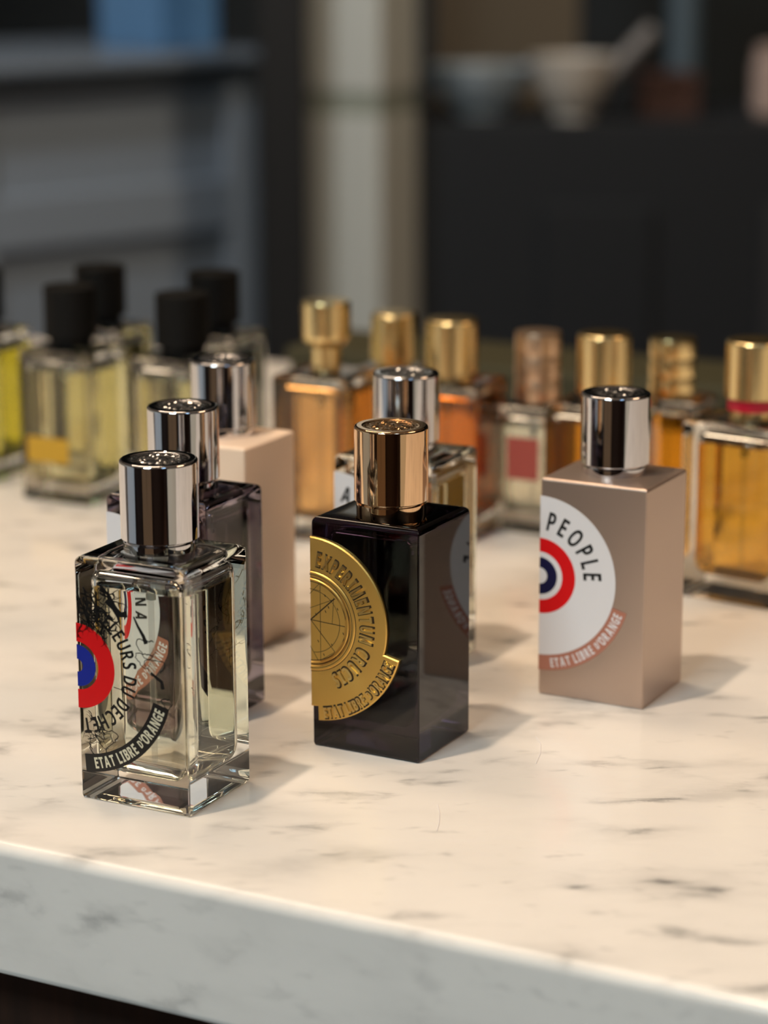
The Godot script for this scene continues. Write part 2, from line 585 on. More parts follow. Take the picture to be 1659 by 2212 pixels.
func ink_drawing(parent: Node3D) -> void:
	# the black ink sketch of thorny stems and petals printed on the clear bottle
	var st := begin()
	var rng := RandomNumberGenerator.new()
	rng.seed = 2024
	var branch := func(start: Vector2, ang: float, length: float, w: float, curl: float, face: Transform3D, lo: Vector2, hi: Vector2) -> void:
		var p := start
		var pts := [p]
		var n := 14
		for i in n:
			ang += curl / n + rng.randf_range(-0.42, 0.42)
			p += Vector2(cos(ang), sin(ang)) * length / n
			p = p.clamp(lo, hi)
			pts.append(p)
		stroke(st, pts, w, w * 0.25, 0.00006, face)
		for k in [3, 6, 9]:
			var q: Vector2 = pts[k]
			var t := ang + rng.randf_range(0.6, 2.2) * (1 if rng.randf() < 0.5 else -1)
			stroke(st, [q, (q + Vector2(cos(t), sin(t)) * 0.0014).clamp(lo, hi), (q + Vector2(cos(t + 0.4), sin(t + 0.4)) * 0.0026).clamp(lo, hi)], w * 0.9, 0.00005, 0.00006, face)
	var lo := Vector2(0.0006, 0.012)
	var hi := Vector2(0.040, 0.0775)
	# dense thicket in the upper corner
	for i in 34:
		var s := Vector2(rng.randf_range(0.001, 0.013), rng.randf_range(0.059, 0.077))
		branch.call(s, rng.randf_range(-2.2, -0.4), rng.randf_range(0.006, 0.014), rng.randf_range(0.0003, 0.0009), rng.randf_range(-1, 1), front_face(), lo, hi)
	for i in 26:
		var s2 := Vector2(rng.randf_range(-0.030, -0.002), rng.randf_range(0.03, 0.076))
		branch.call(s2, rng.randf_range(-3, 3), rng.randf_range(0.006, 0.016), rng.randf_range(0.0002, 0.0007), rng.randf_range(-1, 1), side_face(), Vector2(-0.036, 0.01), Vector2(-0.0006, 0.0775))
	# the bold stem and leaf
	stroke(st, [Vector2(0.010, 0.0745), Vector2(0.0135, 0.071), Vector2(0.0155, 0.0675), Vector2(0.0175, 0.0655), Vector2(0.020, 0.066)], 0.0007, 0.0022, 0.00006, front_face())
	stroke(st, [Vector2(0.0125, 0.0700), Vector2(0.0150, 0.0675), Vector2(0.0165, 0.0648), Vector2(0.0172, 0.0620)], 0.0030, 0.0004, 0.00007, front_face())
	stroke(st, [Vector2(0.0225, 0.0655), Vector2(0.0240, 0.0625), Vector2(0.0260, 0.0595), Vector2(0.0270, 0.0570)], 0.0006, 0.0016, 0.00006, front_face())
	# petals, outlined
	for f in [[0.0275, 0.0555, 0.0038], [0.0300, 0.0495, 0.0034], [0.0262, 0.0515, 0.0030], [0.0075, 0.0205, 0.0052], [0.0105, 0.0225, 0.0040], [0.0345, 0.0380, 0.0020]]:
		var pts := []
		var ph := rng.randf() * TAU
		for i in 26:
			var t := ph + TAU * 0.86 * i / 25
			var r: float = f[2] * (1.0 + 0.22 * sin(3 * t) + rng.randf_range(-0.12, 0.12))
			pts.append(Vector2(f[0] + r * cos(t), f[1] + r * 0.8 * sin(t)))
		stroke(st, pts, 0.0004, 0.0002, 0.00006, front_face())
	stroke(st, [Vector2(0.0285, 0.0475), Vector2(0.0305, 0.0462), Vector2(0.0325, 0.0450), Vector2(0.0330, 0.0425)], 0.0008, 0.0014, 0.00006, front_face())
	stroke(st, [Vector2(0.0140, 0.0405), Vector2(0.0175, 0.0400), Vector2(0.0200, 0.0408)], 0.0003, 0.0002, 0.00006, front_face())
	for i in 9:
		branch.call(Vector2(rng.randf_range(0.003, 0.011), rng.randf_range(0.016, 0.031)), rng.randf_range(-3, 3), 0.006, 0.00035, rng.randf_range(-2, 2), front_face(), lo, Vector2(0.03, 0.032))
	build(st, "ink_drawing", M.black_print, parent, "black ink sketch of thorny stems and petals")


func silver_bottle(label: String, where: Vector3, turn: float, group := "") -> Node3D:
	return thing("perfume_bottle", label, "perfume bottle", where, turn, group)


func clear_front_bottle() -> void:
	var t := silver_bottle("clear glass perfume bottle with red and blue rings, black ink sketch and silver cap", Vector3(-0.07292, 0, -0.76906), -0.4790)
	glass_bottle(t, W, D, H, 0.0036, 0.0095, H - 0.0105, M.clear, M.juice_clear)
	cap(t, M.chrome, M.chrome_relief, H + GAP, 3)
	var rr := begin()
	sector(rr, 0.0082, 0.0145, 90, -90, 0, 0.00006, front_face())
	sector(rr, 0.0082, 0.0145, 90, 270, 0, 0.00006, side_face())
	build(rr, "red_ring", M.red_print, t)
	var bb := begin()
	sector(bb, 0.0022, 0.0071, 90, -90, 0, 0.00006, front_face())
	sector(bb, 0.0022, 0.0071, 90, 270, 0, 0.00006, side_face())
	build(bb, "blue_ring", M.blue_print, t)
	var tx := begin()
	letters(tx, "LES FLEURS DU DECHET", 0.0205, 88, -86, 0.0052, 0.72, 0.00003, 0.00004, front_face(), false, font_plain)
	build(tx, "lettering", M.black_print, t, "black curved title lettering")
	ink_drawing(t)
	var bn := begin()
	sector(bn, 0.0303, 0.0365, -86.5, -16, 0, 0.00008, front_face())
	var ban := build(bn, "banner", M.black_print, t)
	var tb := begin()
	letters(tb, "ETAT LIBRE D'ORANGE", 0.0334, -80.5, -18.5, 0.0037, 0.60, 0.00008, 0.00005, front_face(), true, font_bold, 1.0, 11)
	build(tb, "banner_lettering", M.silver_print, ban)


func medal(parent: Node3D) -> void:
	var p := PackedVector2Array()
	for i in 31:
		p.append(polar(0.0302, lerpf(90, -16, i / 30.0)))
	for i in 21:
		p.append(polar(0.0362, lerpf(-15.6, -85.5, i / 20.0)))
	p.append(polar(0.0310, -85.0))
	p.append(Vector2(0, LC - 0.0311))
	var st := begin()
	extrude(st, p, 0, 0.0012, 0.0004, front_face())
	var plate := build(st, "medal", M.brass, parent, "brass half disc medal with raised lettering")
	var rg := begin()
	for r in [[0.0160, 0.0180], [0.0146, 0.0155]]:
		sector(rg, r[0], r[1], 89.5, -89.5, 0.0012, 0.0016, front_face(), 0.00035)
	build(rg, "raised_ring", M.brass, plate)
	var en := begin()
	for r in [[0.0155, 0.0158], [0.0180, 0.01825], [0.0141, 0.01435], [0.0168, 0.0170]]:
		sector(en, r[0], r[1], 89.5, -89.5, 0.0012, 0.00122 if r[0] != 0.0168 else 0.00163, front_face())
	var c := Vector2(0, LC)
	var cut := func(a: Vector2, b: Vector2, w: float) -> void:
		stroke(en, [c + a, c + (a + b) / 2, c + b], w, w, 0.00124, front_face())
	var hub := Vector2(0.0002, 0.0004)
	cut.call(Vector2(0.0041, 0.0134), Vector2(0.0041, -0.0140), 0.00017)
	cut.call(hub, Vector2(0.0098, 0.0092), 0.00042)
	cut.call(hub, Vector2(0.0098, -0.0100), 0.00022)
	cut.call(hub, Vector2(0.0141, -0.0003), 0.00024)
	cut.call(Vector2(0, 0.0046), Vector2(0.0102, 0.0092), 0.00016)
	cut.call(Vector2(0.0095, 0.0095), Vector2(0.0088, 0.0001), 0.00016)
	cut.call(Vector2(0.0, 0.0098), Vector2(0.0036, 0.0136), 0.00016)
	cut.call(Vector2(0.0, 0.0116), Vector2(0.0041, 0.0112), 0.00016)
	cut.call(Vector2(0.0, -0.0092), Vector2(0.0030, -0.0138), 0.00016)
	cut.call(Vector2(0.0098, -0.0100), Vector2(0.0041, -0.0138), 0.00016)
	var curve := []
	for i in 21:
		curve.append(c + Vector2(0.0010, 0) + Vector2(cos(deg_to_rad(lerpf(88, -88, i / 20.0))), sin(deg_to_rad(lerpf(88, -88, i / 20.0)))) * Vector2(0.0108, 0.0112))
	stroke(en, curve, 0.00016, 0.00018, 0.00124, front_face())
	for q in [[0.0058, 0.0102], [0.0072, 0.0062], [0.0060, 0.0045], [0.0108, 0.0060], [0.0130, -0.0025], [0.0022, 0.0030], [0.0052, -0.0112], [0.0030, -0.0066], [0.0084, -0.0072]]:
		stroke(en, [c + Vector2(q[0], q[1]), c + Vector2(q[0] + 0.0004, q[1] - 0.0008)], 0.0003, 0.0003, 0.00124, front_face())
	build(en, "engraving", M.patina, plate, "dark engraved circles and star lines")
	var pt := begin()
	letters(pt, "EXPERIMENTUM", 0.0226, 84, -15, 0.0047, 0.54, 0.0012, 0.00005, front_face(), false, font_bold, 1.24)
	letters(pt, "CRUCIS", 0.0226, -18.5, -66, 0.0047, 0.60, 0.0012, 0.00005, front_face(), false, font_bold, 1.24)
	letters(pt, "ETAT LIBRE D'ORANGE", 0.0332, -81, -19, 0.0037, 0.56, 0.0012, 0.00005, front_face(), true, font_bold, 1.28, 11)
	build(pt, "patina", M.patina, plate, "dark patina round the letters")
	var tx := begin()
	letters(tx, "EXPERIMENTUM", 0.0226, 84, -15, 0.0047, 0.54, 0.0012, 0.0006, front_face(), false, font_bold)
	letters(tx, "CRUCIS", 0.0226, -18.5, -66, 0.0047, 0.60, 0.0012, 0.0006, front_face(), false, font_bold)
	build(tx, "title_lettering", M.brass_bright, plate)
	var tb := begin()
	letters(tb, "ETAT LIBRE D'ORANGE", 0.0332, -81, -19, 0.0037, 0.56, 0.0012, 0.0005, front_face(), true, font_bold, 1.0, 11)
	build(tb, "banner_lettering", M.brass_bright, plate)


func dark_front_bottle() -> void:
	var t := silver_bottle("near black violet glass perfume bottle with brass medal and rose gold cap", Vector3(0.00253, 0, -0.81963), -0.5000)
	glass_bottle(t, W, D, H, 0.0040, 0.0100, H - 0.0105, M.violet, M.juice_clear)
	cap(t, M.rose_gold, M.rose_relief, H + GAP, 5)
	medal(t)


func taupe_bottle() -> void:
	var t := silver_bottle("metallic taupe perfume bottle with white round label, red ring and silver cap", Vector3(0.08515, 0, -0.87634), -0.4960)
	solid_bottle(t, M.taupe)
	cap(t, M.chrome, M.chrome_relief, H + GAP, 9)
	var l := round_label(t, M.white_print, M.navy_print, M.salmon_print, M.white_print)
	var tx := begin()
	letters(tx, "PEOPLE", 0.0213, 84.5, -1, 0.0072, 0.66, 0.00009, 0.00005, front_face(), false, font_plain)
	build(tx, "lettering", M.black_print, l)


func smoke_bottle() -> void:
	var t := silver_bottle("smoky grey glass perfume bottle with white label, behind the clear bottle", Vector3(-0.0719, 0, -0.8545), -0.4850)
	glass_bottle(t, W, D, H, 0.0040, 0.0100, H - 0.0105, M.smoke, M.juice_clear)
	cap(t, M.chrome, M.chrome_relief, H + GAP, 12)
	var l := round_label(t, M.white_print, M.navy_print, M.salmon_print, M.white_print)
	var tx := begin()
	letters(tx, "ANA", 0.0225, 28, -12, 0.0050, 0.66, 0.00009, 0.00005, front_face(), false, font_bold)
	build(tx, "lettering", M.black_print, l)


func pale_bottle() -> void:
	var t := silver_bottle("clear perfume bottle with white label half hidden behind the near black bottle", Vector3(0.00856, 0, -0.91677), -0.4900)
	glass_bottle(t, W, D, H, 0.0038, 0.0095, H - 0.0105, M.clear, M.juice_clear)
	cap(t, M.chrome, M.chrome_relief, H + GAP, 15)
	var l := round_label(t, M.white_print, M.navy_print, M.salmon_print, M.white_print)
	var tx := begin()
	letters(tx, "A", 0.0222, 84, 68, 0.0062, 0.7, 0.00009, 0.00005, front_face(), false, font_bold)
	build(tx, "lettering", M.black_print, l)


func blush_bottle() -> void:
	var t := silver_bottle("opaque blush pink perfume bottle with silver cap", Vector3(-0.06329, 0, -0.94506), -0.4900)
	solid_bottle(t, M.blush)
	cap(t, M.chrome, M.chrome_relief, H + GAP, 18)


# the row with broad black caps
func black_cap_bottle(where: Vector3, label: String, juice: Material, label_paper: int) -> void:
	var t := thing("black_capped_bottle", label, "perfume bottle", where, YAW, "black capped bottles at the back of the counter")
	var w := 0.040
	var d := 0.034
	var h := 0.0765
	glass_bottle(t, w, d, h, 0.0026, 0.0085, h - 0.0110, M.clear, juice)
	var st := begin()
	var r := 0.0131
	var ch := 0.0252
	var p := [Vector2(r, 0), Vector2(0.0004, 0), Vector2(0, 0.0004)]
	p.append_array(arc_profile(0.0008, ch))
	p.append(Vector2(r, ch))
	loft(st, 2 * r, 2 * r, r, 12, p)
	var c := build(st, "cap", M.black_cap, t)
	c.position.y = h + 0.0042
	var col := begin()
	lathe(col, 0.0105, [Vector2(0, 0), Vector2(0.0105, 0), Vector2(0.0105, 0.0048), Vector2(0, 0.0048)])
	var k := build(col, "collar", M.black_cap, t)
	k.position.y = h - 0.0003
	var f := Transform3D(Basis(), Vector3(0, 0, d / 2 + 0.00004))
	if label_paper == 1:
		var b := begin()
		extrude(b, PackedVector2Array([Vector2(-0.0165, 0.020), Vector2(0.008, 0.020), Vector2(0.008, 0.0325), Vector2(-0.0165, 0.0325)]), 0, 0.0001, 0, f)
		build(b, "gold_label", M.gold_paper, t)


# the row with gold caps; prof is the cap's outline (radius, height above the shoulder)
func gold_bottle(where: Vector3, turn: float, label: String, w: float, d: float, h: float, juice: Material, cap_mat: Material, prof: Array, fill_gap := 0.012, wall := 0.0026) -> Node3D:
	var t := thing("gold_capped_bottle", label, "perfume bottle", where, turn, "gold capped bottles at the back of the counter")
	glass_bottle(t, w, d, h, wall, 0.0095, h - fill_gap, M.clear, juice)
	var r := 0.0
	for q in prof:
		r = maxf(r, q.x)
	var st := begin()
	lathe(st, r, prof, Transform3D(), 12, 0.6)
	var c := build(st, "cap", cap_mat, t)
	c.position.y = h
	return t


func plain_cap(r: float, h: float, foot := 0.003) -> Array:
	var p := [Vector2(0, 0), Vector2(r * 0.8, 0), Vector2(r * 0.8, foot), Vector2(r - 0.0004, foot), Vector2(r, foot + 0.0004), Vector2(r, h - 0.0014)]
	for i in range(1, 5):
		var t := PI / 2 * i / 4
		p.append(Vector2(r - 0.0014 + 0.0014 * cos(t), h - 0.0014 + 0.0014 * sin(t)))
	p.append(Vector2(0, h))
	return p


func bead_cap(r: float, h: float) -> Array:
	# three stacked rounded rings under a domed top
	var p := [Vector2(0, 0), Vector2(r * 0.8, 0)]
	for k in 3:
		var y0 := h * k / 3.0
		var y1 := h * (k + 1) / 3.0
		for i in range(0, 9):
			var t := -PI / 2 + PI * i / 8
			p.append(Vector2(r * 0.97 + r * 0.03 * cos(t), (y0 + y1) / 2 + (y1 - y0) * 0.48 * sin(t)))
	p.append(Vector2(0, h))
	return p


# ------------------------------------------------------------------ room
func slab_box(called: String, m: Material, size: Vector3, centre_base: Vector3, frame: Transform3D, bevel := 0.0) -> MeshInstance3D:
	var st := begin()
	box(st, size, Vector3.ZERO, maxf(bevel, 0.0004))
	var o := build(st, called, m)
	o.transform = frame * Transform3D(Basis(), centre_base)
	return o


func room() -> void:
	var fr := counter_frame()
	structure(slab_box("floor", M.floor_wood, Vector3(6.4, 0.1, 7.0), Vector3(0, -1.0, -0.5), fr))
	structure(slab_box("ceiling", M.ceiling, Vector3(6.4, 0.1, 7.0), Vector3(0, 1.8, -0.5), fr))
	structure(slab_box("wall_back", M.charcoal, Vector3(6.4, 2.7, 0.1), Vector3(0, -0.9, -3.75), fr))
	structure(slab_box("wall_front", M.dark_wood, Vector3(6.4, 2.7, 0.1), Vector3(0, -0.9, 2.75), fr))
	structure(slab_box("wall_left", M.plaster, Vector3(0.1, 2.7, 6.4), Vector3(-2.95, -0.9, -0.5), fr))
	structure(slab_box("wall_right", M.dark_wood, Vector3(0.1, 2.7, 6.4), Vector3(2.95, -0.9, -0.5), fr))


func unseen_spot(where: Vector3, target: Vector3, color: Color, energy: float, size: float, label: String) -> void:
	var t := thing("unseen_ceiling_spotlight", label, "ceiling light", Vector3(where.x, 1.8, where.z))
	var st := begin()
	lathe(st, 0.06, [Vector2(0, -0.012), Vector2(0.044, -0.012), Vector2(0.046, -0.018), Vector2(0.06, -0.016), Vector2(0.06, 0), Vector2(0, 0)])
	build(st, "trim_ring", M.post_white, t)
	var g := begin()
	lathe(g, 0.042, [Vector2(0, -0.0165), Vector2(0.042, -0.0165), Vector2(0.042, -0.012), Vector2(0, -0.012)])
	build(g, "lamp_disc", lamp_glow(color, 9.0), t)
	var l := SpotLight3D.new()
	l.name = "beam"
	t.add_child(l)
	l.position = Vector3(0, -0.03, 0)
	l.look_at_from_position(Vector3(where.x, 1.77, where.z), target, Vector3(0, 0, 1))
	l.light_color = color
	l.light_energy = energy
	l.light_size = size
	l.spot_angle = 40.0
	l.spot_angle_attenuation = 0.7
	l.spot_range = 8.0
	l.spot_attenuation = 2.0
	l.shadow_enabled = true


func unseen_panel(where: Vector3, size: Vector2, color: Color, energy: float, label: String, glow := 2.2) -> void:
	var t := thing("unseen_ceiling_panel_light", label, "ceiling light", Vector3(where.x, 1.8, where.z), YAW)
	var st := begin()
	box(st, Vector3(size.x + 0.04, 0.02, size.y + 0.04), Vector3(0, -0.02, 0), 0.003)
	build(st, "frame", M.post_white, t)
	var g := begin()
	box(g, Vector3(size.x, 0.004, size.y), Vector3(0, -0.024, 0), 0.001)
	build(g, "lamp_diffuser", lamp_glow(color, glow), t)
	var l := AreaLight3D.new()
	l.name = "panel_light"
	t.add_child(l)
	l.position = Vector3(0, -0.03, 0)
	l.rotation.x = -PI / 2
	l.area_size = size
	l.light_color = color
	l.light_energy = energy
	l.area_range = 9.0
	l.shadow_enabled = true


func counter() -> void:
	var t := thing("display_counter", "white veined marble counter top on a dark wooden base", "counter", EDGE, YAW)
	var st := begin()
	var th := 0.0452
	var depth := 0.765
	var p := [Vector2(2.0, 0), Vector2(0.0025, 0), Vector2(0.0007, 0.0007), Vector2(0, 0.0025)]
	p.append_array(arc_profile(0.0042, th, 6))
	p.append(Vector2(2.0, th))
	loft(st, 2.6, depth, 0.006, 5, p, Transform3D(Basis(), Vector3(-0.15, -th, -depth / 2)))
	build(st, "marble_top", M.marble, t)
	var b := begin()
	box(b, Vector3(2.5, 0.9 - th, depth - 0.06), Vector3(-0.15, -0.9, -depth / 2 - 0.01), 0.003)
	build(b, "base", M.dark_wood, t, "dark wooden base")


func panel_cabinet() -> void:
	# the painted cabinet whose panelled face runs back to the dark post
	var a := at(0, 300, -3.40)
	var b := at(560, 300, -3.70)
	var dir := Vector3(b.x - a.x, 0, b.z - a.z).normalized()
	var turn := atan2(-dir.z, dir.x)
	var t := thing("panelled_cabinet", "grey painted panelled cabinet beside the black post", "cabinet", Vector3(b.x, -0.9, b.z), turn)
	var back := -0.45
	var top := at(560, 105, -3.70).y
	var hh := top + 0.9
	var st := begin()
	box(st, Vector3(1.7, hh - 0.016, 0.44), Vector3(-0.85, 0, back / 2 - 0.012), 0.002)
	build(st, "carcass", M.grey_paint, t)
	var tp := begin()
	box(tp, Vector3(1.74, 0.016, 0.50), Vector3(-0.85, hh - 0.016, back / 2 + 0.01), 0.003)
	var tm := mat(Color(0.46, 0.50, 0.54), 0.22)
	build(tp, "cabinet_top", tm, t)
	var y1 := at(410, 182, -3.62).y + 0.9
	var y0 := at(410, 388, -3.62).y + 0.9
	for i in 3:
		var w := 0.52
		var x := -0.275 - i * 0.54
		var door := begin()
		box(door, Vector3(w, hh - 0.10, 0.012), Vector3(x, 0.05, -0.008), 0.002)
		var dd := build(door, "door", M.grey_paint, t)
		var fr := begin()
		for s in [-1, 1]:
			box(fr, Vector3(0.055, hh - 0.10, 0.018), Vector3(x + s * (w / 2 - 0.0275), 0.05, 0.005), 0.003)
		box(fr, Vector3(w - 0.11, hh - 0.05 - y1, 0.018), Vector3(x, y1, 0.005), 0.003)
		box(fr, Vector3(w - 0.11, 0.075, 0.018), Vector3(x, y0 - 0.075, 0.005), 0.003)
		box(fr, Vector3(w - 0.11, 0.08, 0.018), Vector3(x, 0.05, 0.005), 0.003)
		build(fr, "door_frame", M.grey_paint, dd)
	# added blue box; its colour stands in for blue light on the top
	var bx := thing("blue_sheen_box", "added blue box standing in for blue light on the grey panelled cabinet", "box", t.transform * Vector3(-0.066, hh, -0.16), turn)
	var s1 := begin()
	box(s1, Vector3(0.11, 0.15, 0.16), Vector3.ZERO, 0.004)
	build(s1, "box_body", mat(Color(0.36, 0.53, 0.69), 0.5), bx)
	var s2 := begin()
	box(s2, Vector3(0.114, 0.03, 0.164), Vector3(0, 0.15, 0), 0.004)
	build(s2, "lid", mat(Color(0.38, 0.55, 0.70), 0.5), bx)


func posts() -> void:
	var p := at(615, 300, -3.44)
	var st := begin()
	box(st, Vector3(0.067, 2.7, 0.05), Vector3.ZERO, 0.003)
	var o := build(st, "black_post", M.black_paint)
	o.position = Vector3(p.x, -0.9, p.z)
	tag(o, "matt black floor to ceiling post beside a pale column", "post")
	var c := at(784, 300, -3.52)
	var t := thing("pale_column", "pale square column with a grey joint band", "column", Vector3(c.x, -0.9, c.z), YAW)
	var s := 0.118
	var yj := at(780, 232, -3.40).y + 0.9
	var lower := begin()
	box(lower, Vector3(s, yj - 0.017, s), Vector3.ZERO, 0.003)
	build(lower, "lower_shaft", M.post_white, t)
	var j := begin()
	box(j, Vector3(s - 0.004, 0.034, s - 0.004), Vector3(0, yj - 0.017, 0), 0.001)
	build(j, "joint_band", M.post_joint, t)
	var upper := begin()
	box(upper, Vector3(s, 2.7 - yj - 0.017, s), Vector3(0, yj + 0.017, 0), 0.003)
	build(upper, "upper_shaft", M.post_white, t)


func sideboard() -> void:
	var zf := -3.55
	var top := at(1150, 258, -3.60).y
	var xl := at(905, 300, zf).x
	var t := thing("sideboard", "dark navy sideboard with slate drawer fronts behind the bottles", "sideboard", Vector3(xl + 0.6, -0.9, zf - 0.21))
	var st := begin()
	box(st, Vector3(1.2, 0.9 + top, 0.42), Vector3.ZERO, 0.003)
	build(st, "carcass", M.navy_paint, t)
	for q in [[0.23, 0.16, M.navy_paint], [0.525, 0.10, M.slate_front], [0.80, 0.30, M.navy_paint]]:
		var d := begin()
		box(d, Vector3(q[1], 0.62, 0.016), Vector3(q[0] - 0.6 + 0.03, top + 0.9 - 0.74, 0.216), 0.003)
		build(d, "drawer_front", q[2], t)
	# bowls
	bowl(at(1040, 258, -3.66), top, 0.078, 0.074, Color(0.62, 0.68, 0.72), "bluish white bowl on the sideboard")
	bowl(at(1238, 258, -3.62), top, 0.066, 0.090, Color(0.74, 0.72, 0.68), "warm white deep bowl on the sideboard")
	var pz := at(1095, 258, -3.85)
	var bx := thing("cardboard_box", "tan cardboard box standing behind the bowls", "box", Vector3(pz.x, top, -3.76))
	bx.position.z = zf - 0.36
	var s1 := begin()
	box(s1, Vector3(0.225, 0.26, 0.07), Vector3.ZERO, 0.002)
	build(s1, "box_body", mat(Color(0.42, 0.39, 0.34), 0.8), bx)
	var s2 := begin()
	box(s2, Vector3(0.225, 0.002, 0.06), Vector3(0, 0.26, 0), 0.0005)
	build(s2, "flap", mat(Color(0.42, 0.38, 0.32), 0.8), bx)
	# scoop leaning out of the deep bowl
	var h0 := at(1290, 190, -3.60)
	var h1 := at(1412, 62, -3.58)
	var sc := thing("scoop", "grey scoop handle leaning out of the deep bowl", "scoop", h0)
	var s3 := begin()
	var v := h1 - h0
	tube(s3, [Vector3.ZERO, v * 0.5, v], 0.0125)
	build(s3, "handle", mat(Color(0.50, 0.49, 0.48), 0.5), sc)
	var s4 := begin()
	lathe(s4, 0.024, [Vector2(0, -0.012), Vector2(0.018, -0.008), Vector2(0.024, 0.004), Vector2(0.021, 0.004), Vector2(0.015, -0.005), Vector2(0, -0.008)], Transform3D(Basis(), -v.normalized() * 0.016))
	build(s4, "scoop_cup", mat(Color(0.50, 0.49, 0.48), 0.5), sc)
	# tall blue grey canister
	var cn := at(1490, 258, -3.75)
	var ct := thing("canister", "tall blue grey canister on the sideboard", "canister", Vector3(cn.x, top, zf - 0.30))
	var s5 := begin()
	lathe(s5, 0.026, [Vector2(0, 0), Vector2(0.025, 0), Vector2(0.026, 0.002), Vector2(0.026, 0.26), Vector2(0, 0.26)])
	build(s5, "canister_body", mat(Color(0.30, 0.36, 0.40), 0.5), ct)
	var s6 := begin()
	lathe(s6, 0.027, [Vector2(0, 0), Vector2(0.027, 0), Vector2(0.027, 0.025), Vector2(0, 0.028)], Transform3D(Basis(), Vector3(0, 0.26, 0)))
	build(s6, "lid", mat(Color(0.24, 0.29, 0.33), 0.5), ct)
	# reddish brown box in front of it
	var rb := at(1452, 258, -3.60)
	var rt := thing("wooden_box", "low reddish brown wooden box on the sideboard", "box", Vector3(rb.x, top, zf - 0.12))
	var s7 := begin()
	box(s7, Vector3(0.085, 0.05, 0.08), Vector3.ZERO, 0.002)
	build(s7, "box_body", mat(Color(0.24, 0.14, 0.10), 0.6), rt)
	var s8 := begin()
	box(s8, Vector3(0.088, 0.012, 0.083), Vector3(0, 0.05, 0), 0.002)
	build(s8, "lid", mat(Color(0.26, 0.15, 0.11), 0.6), rt)
	# pale jar at the frame's edge
	var jr := at(1672, 258, -3.62)
	var jt := thing("jar", "pale pink ceramic jar on the sideboard", "jar", Vector3(jr.x, top, zf - 0.12))
	var s9 := begin()
	lathe(s9, 0.026, [Vector2(0, 0), Vector2(0.022, 0), Vector2(0.026, 0.01), Vector2(0.026, 0.075), Vector2(0.02, 0.085), Vector2(0, 0.085)])
	build(s9, "jar_body", mat(Color(0.68, 0.60, 0.56), 0.5), jt)
	var s10 := begin()
	lathe(s10, 0.022, [Vector2(0, 0.085), Vector2(0.022, 0.085), Vector2(0.022, 0.1), Vector2(0, 0.104)])
	build(s10, "lid", mat(Color(0.66, 0.58, 0.54), 0.5), jt)


func bowl(p: Vector3, y: float, r: float, h: float, c: Color, label: String) -> void:
	var t := thing("bowl", label, "bowl", Vector3(p.x, y, p.z))
	var st := begin()
	var prof := [Vector2(0, 0), Vector2(r * 0.42, 0), Vector2(r * 0.44, h * 0.06), Vector2(r * 0.62, h * 0.22), Vector2(r * 0.85, h * 0.58), Vector2(r, h), Vector2(r * 0.96, h), Vector2(r * 0.80, h * 0.60), Vector2(r * 0.55, h * 0.25), Vector2(0, h * 0.14)]
	lathe(st, r, prof, Transform3D(), 12)
	build(st, "bowl_wall", mat(c, 0.4), t)
	var f := begin()
	lathe(f, r * 0.46, [Vector2(r * 0.36, -0.0), Vector2(r * 0.46, 0), Vector2(r * 0.44, h * 0.07), Vector2(r * 0.36, h * 0.07)])
	build(f, "foot_ring", mat(c, 0.4), t)


func camera_side_furniture() -> void:
	# unseen low cabinets behind the camera, placed to show as stripes in the caps
	var fr := counter_frame()
	for q in [
		["unseen tan oak low cabinet against the wall facing the counter", Vector3(-0.25, -0.9, 2.45), 0.0, Vector3(1.15, 0.95, 0.4), Color(0.72, 0.62, 0.50)],
		["unseen cream low cabinet against the right hand wooden wall", Vector3(2.65, -0.9, 0.75), PI / 2, Vector3(1.7, 0.95, 0.4), Color(0.88, 0.85, 0.78)],
		["unseen light grey low cabinet in the corner facing the counter", Vector3(-2.6, -0.9, 1.55), -PI / 2, Vector3(1.7, 0.95, 0.4), Color(0.78, 0.79, 0.80)]]:
		var t := thing("unseen_low_cabinet", q[0], "cabinet", fr * q[1], YAW + PI - q[2])
		var m := mat(q[4], 0.6)
		var st := begin()
		box(st, Vector3(q[3].x, q[3].y - 0.02, q[3].z - 0.02), Vector3(0, 0, -0.01), 0.003)
		build(st, "carcass", m, t)
		var tp := begin()
		box(tp, Vector3(q[3].x + 0.02, 0.02, q[3].z), Vector3(0, q[3].y - 0.02, 0), 0.003)
		build(tp, "cabinet_top", m, t)
		for s in [-1, 1]:
			var d := begin()
			box(d, Vector3(q[3].x / 2 - 0.02, q[3].y - 0.1, 0.016), Vector3(s * q[3].x / 4, 0.05, q[3].z / 2 - 0.012), 0.003)
			var dd := build(d, "door", m, t)
			var k := begin()
			tube(k, [Vector3(s * 0.04, 0.45, q[3].z / 2 + 0.012), Vector3(s * 0.04, 0.57, q[3].z / 2 + 0.012)], 0.006)
			build(k, "handle", M.chrome, dd)


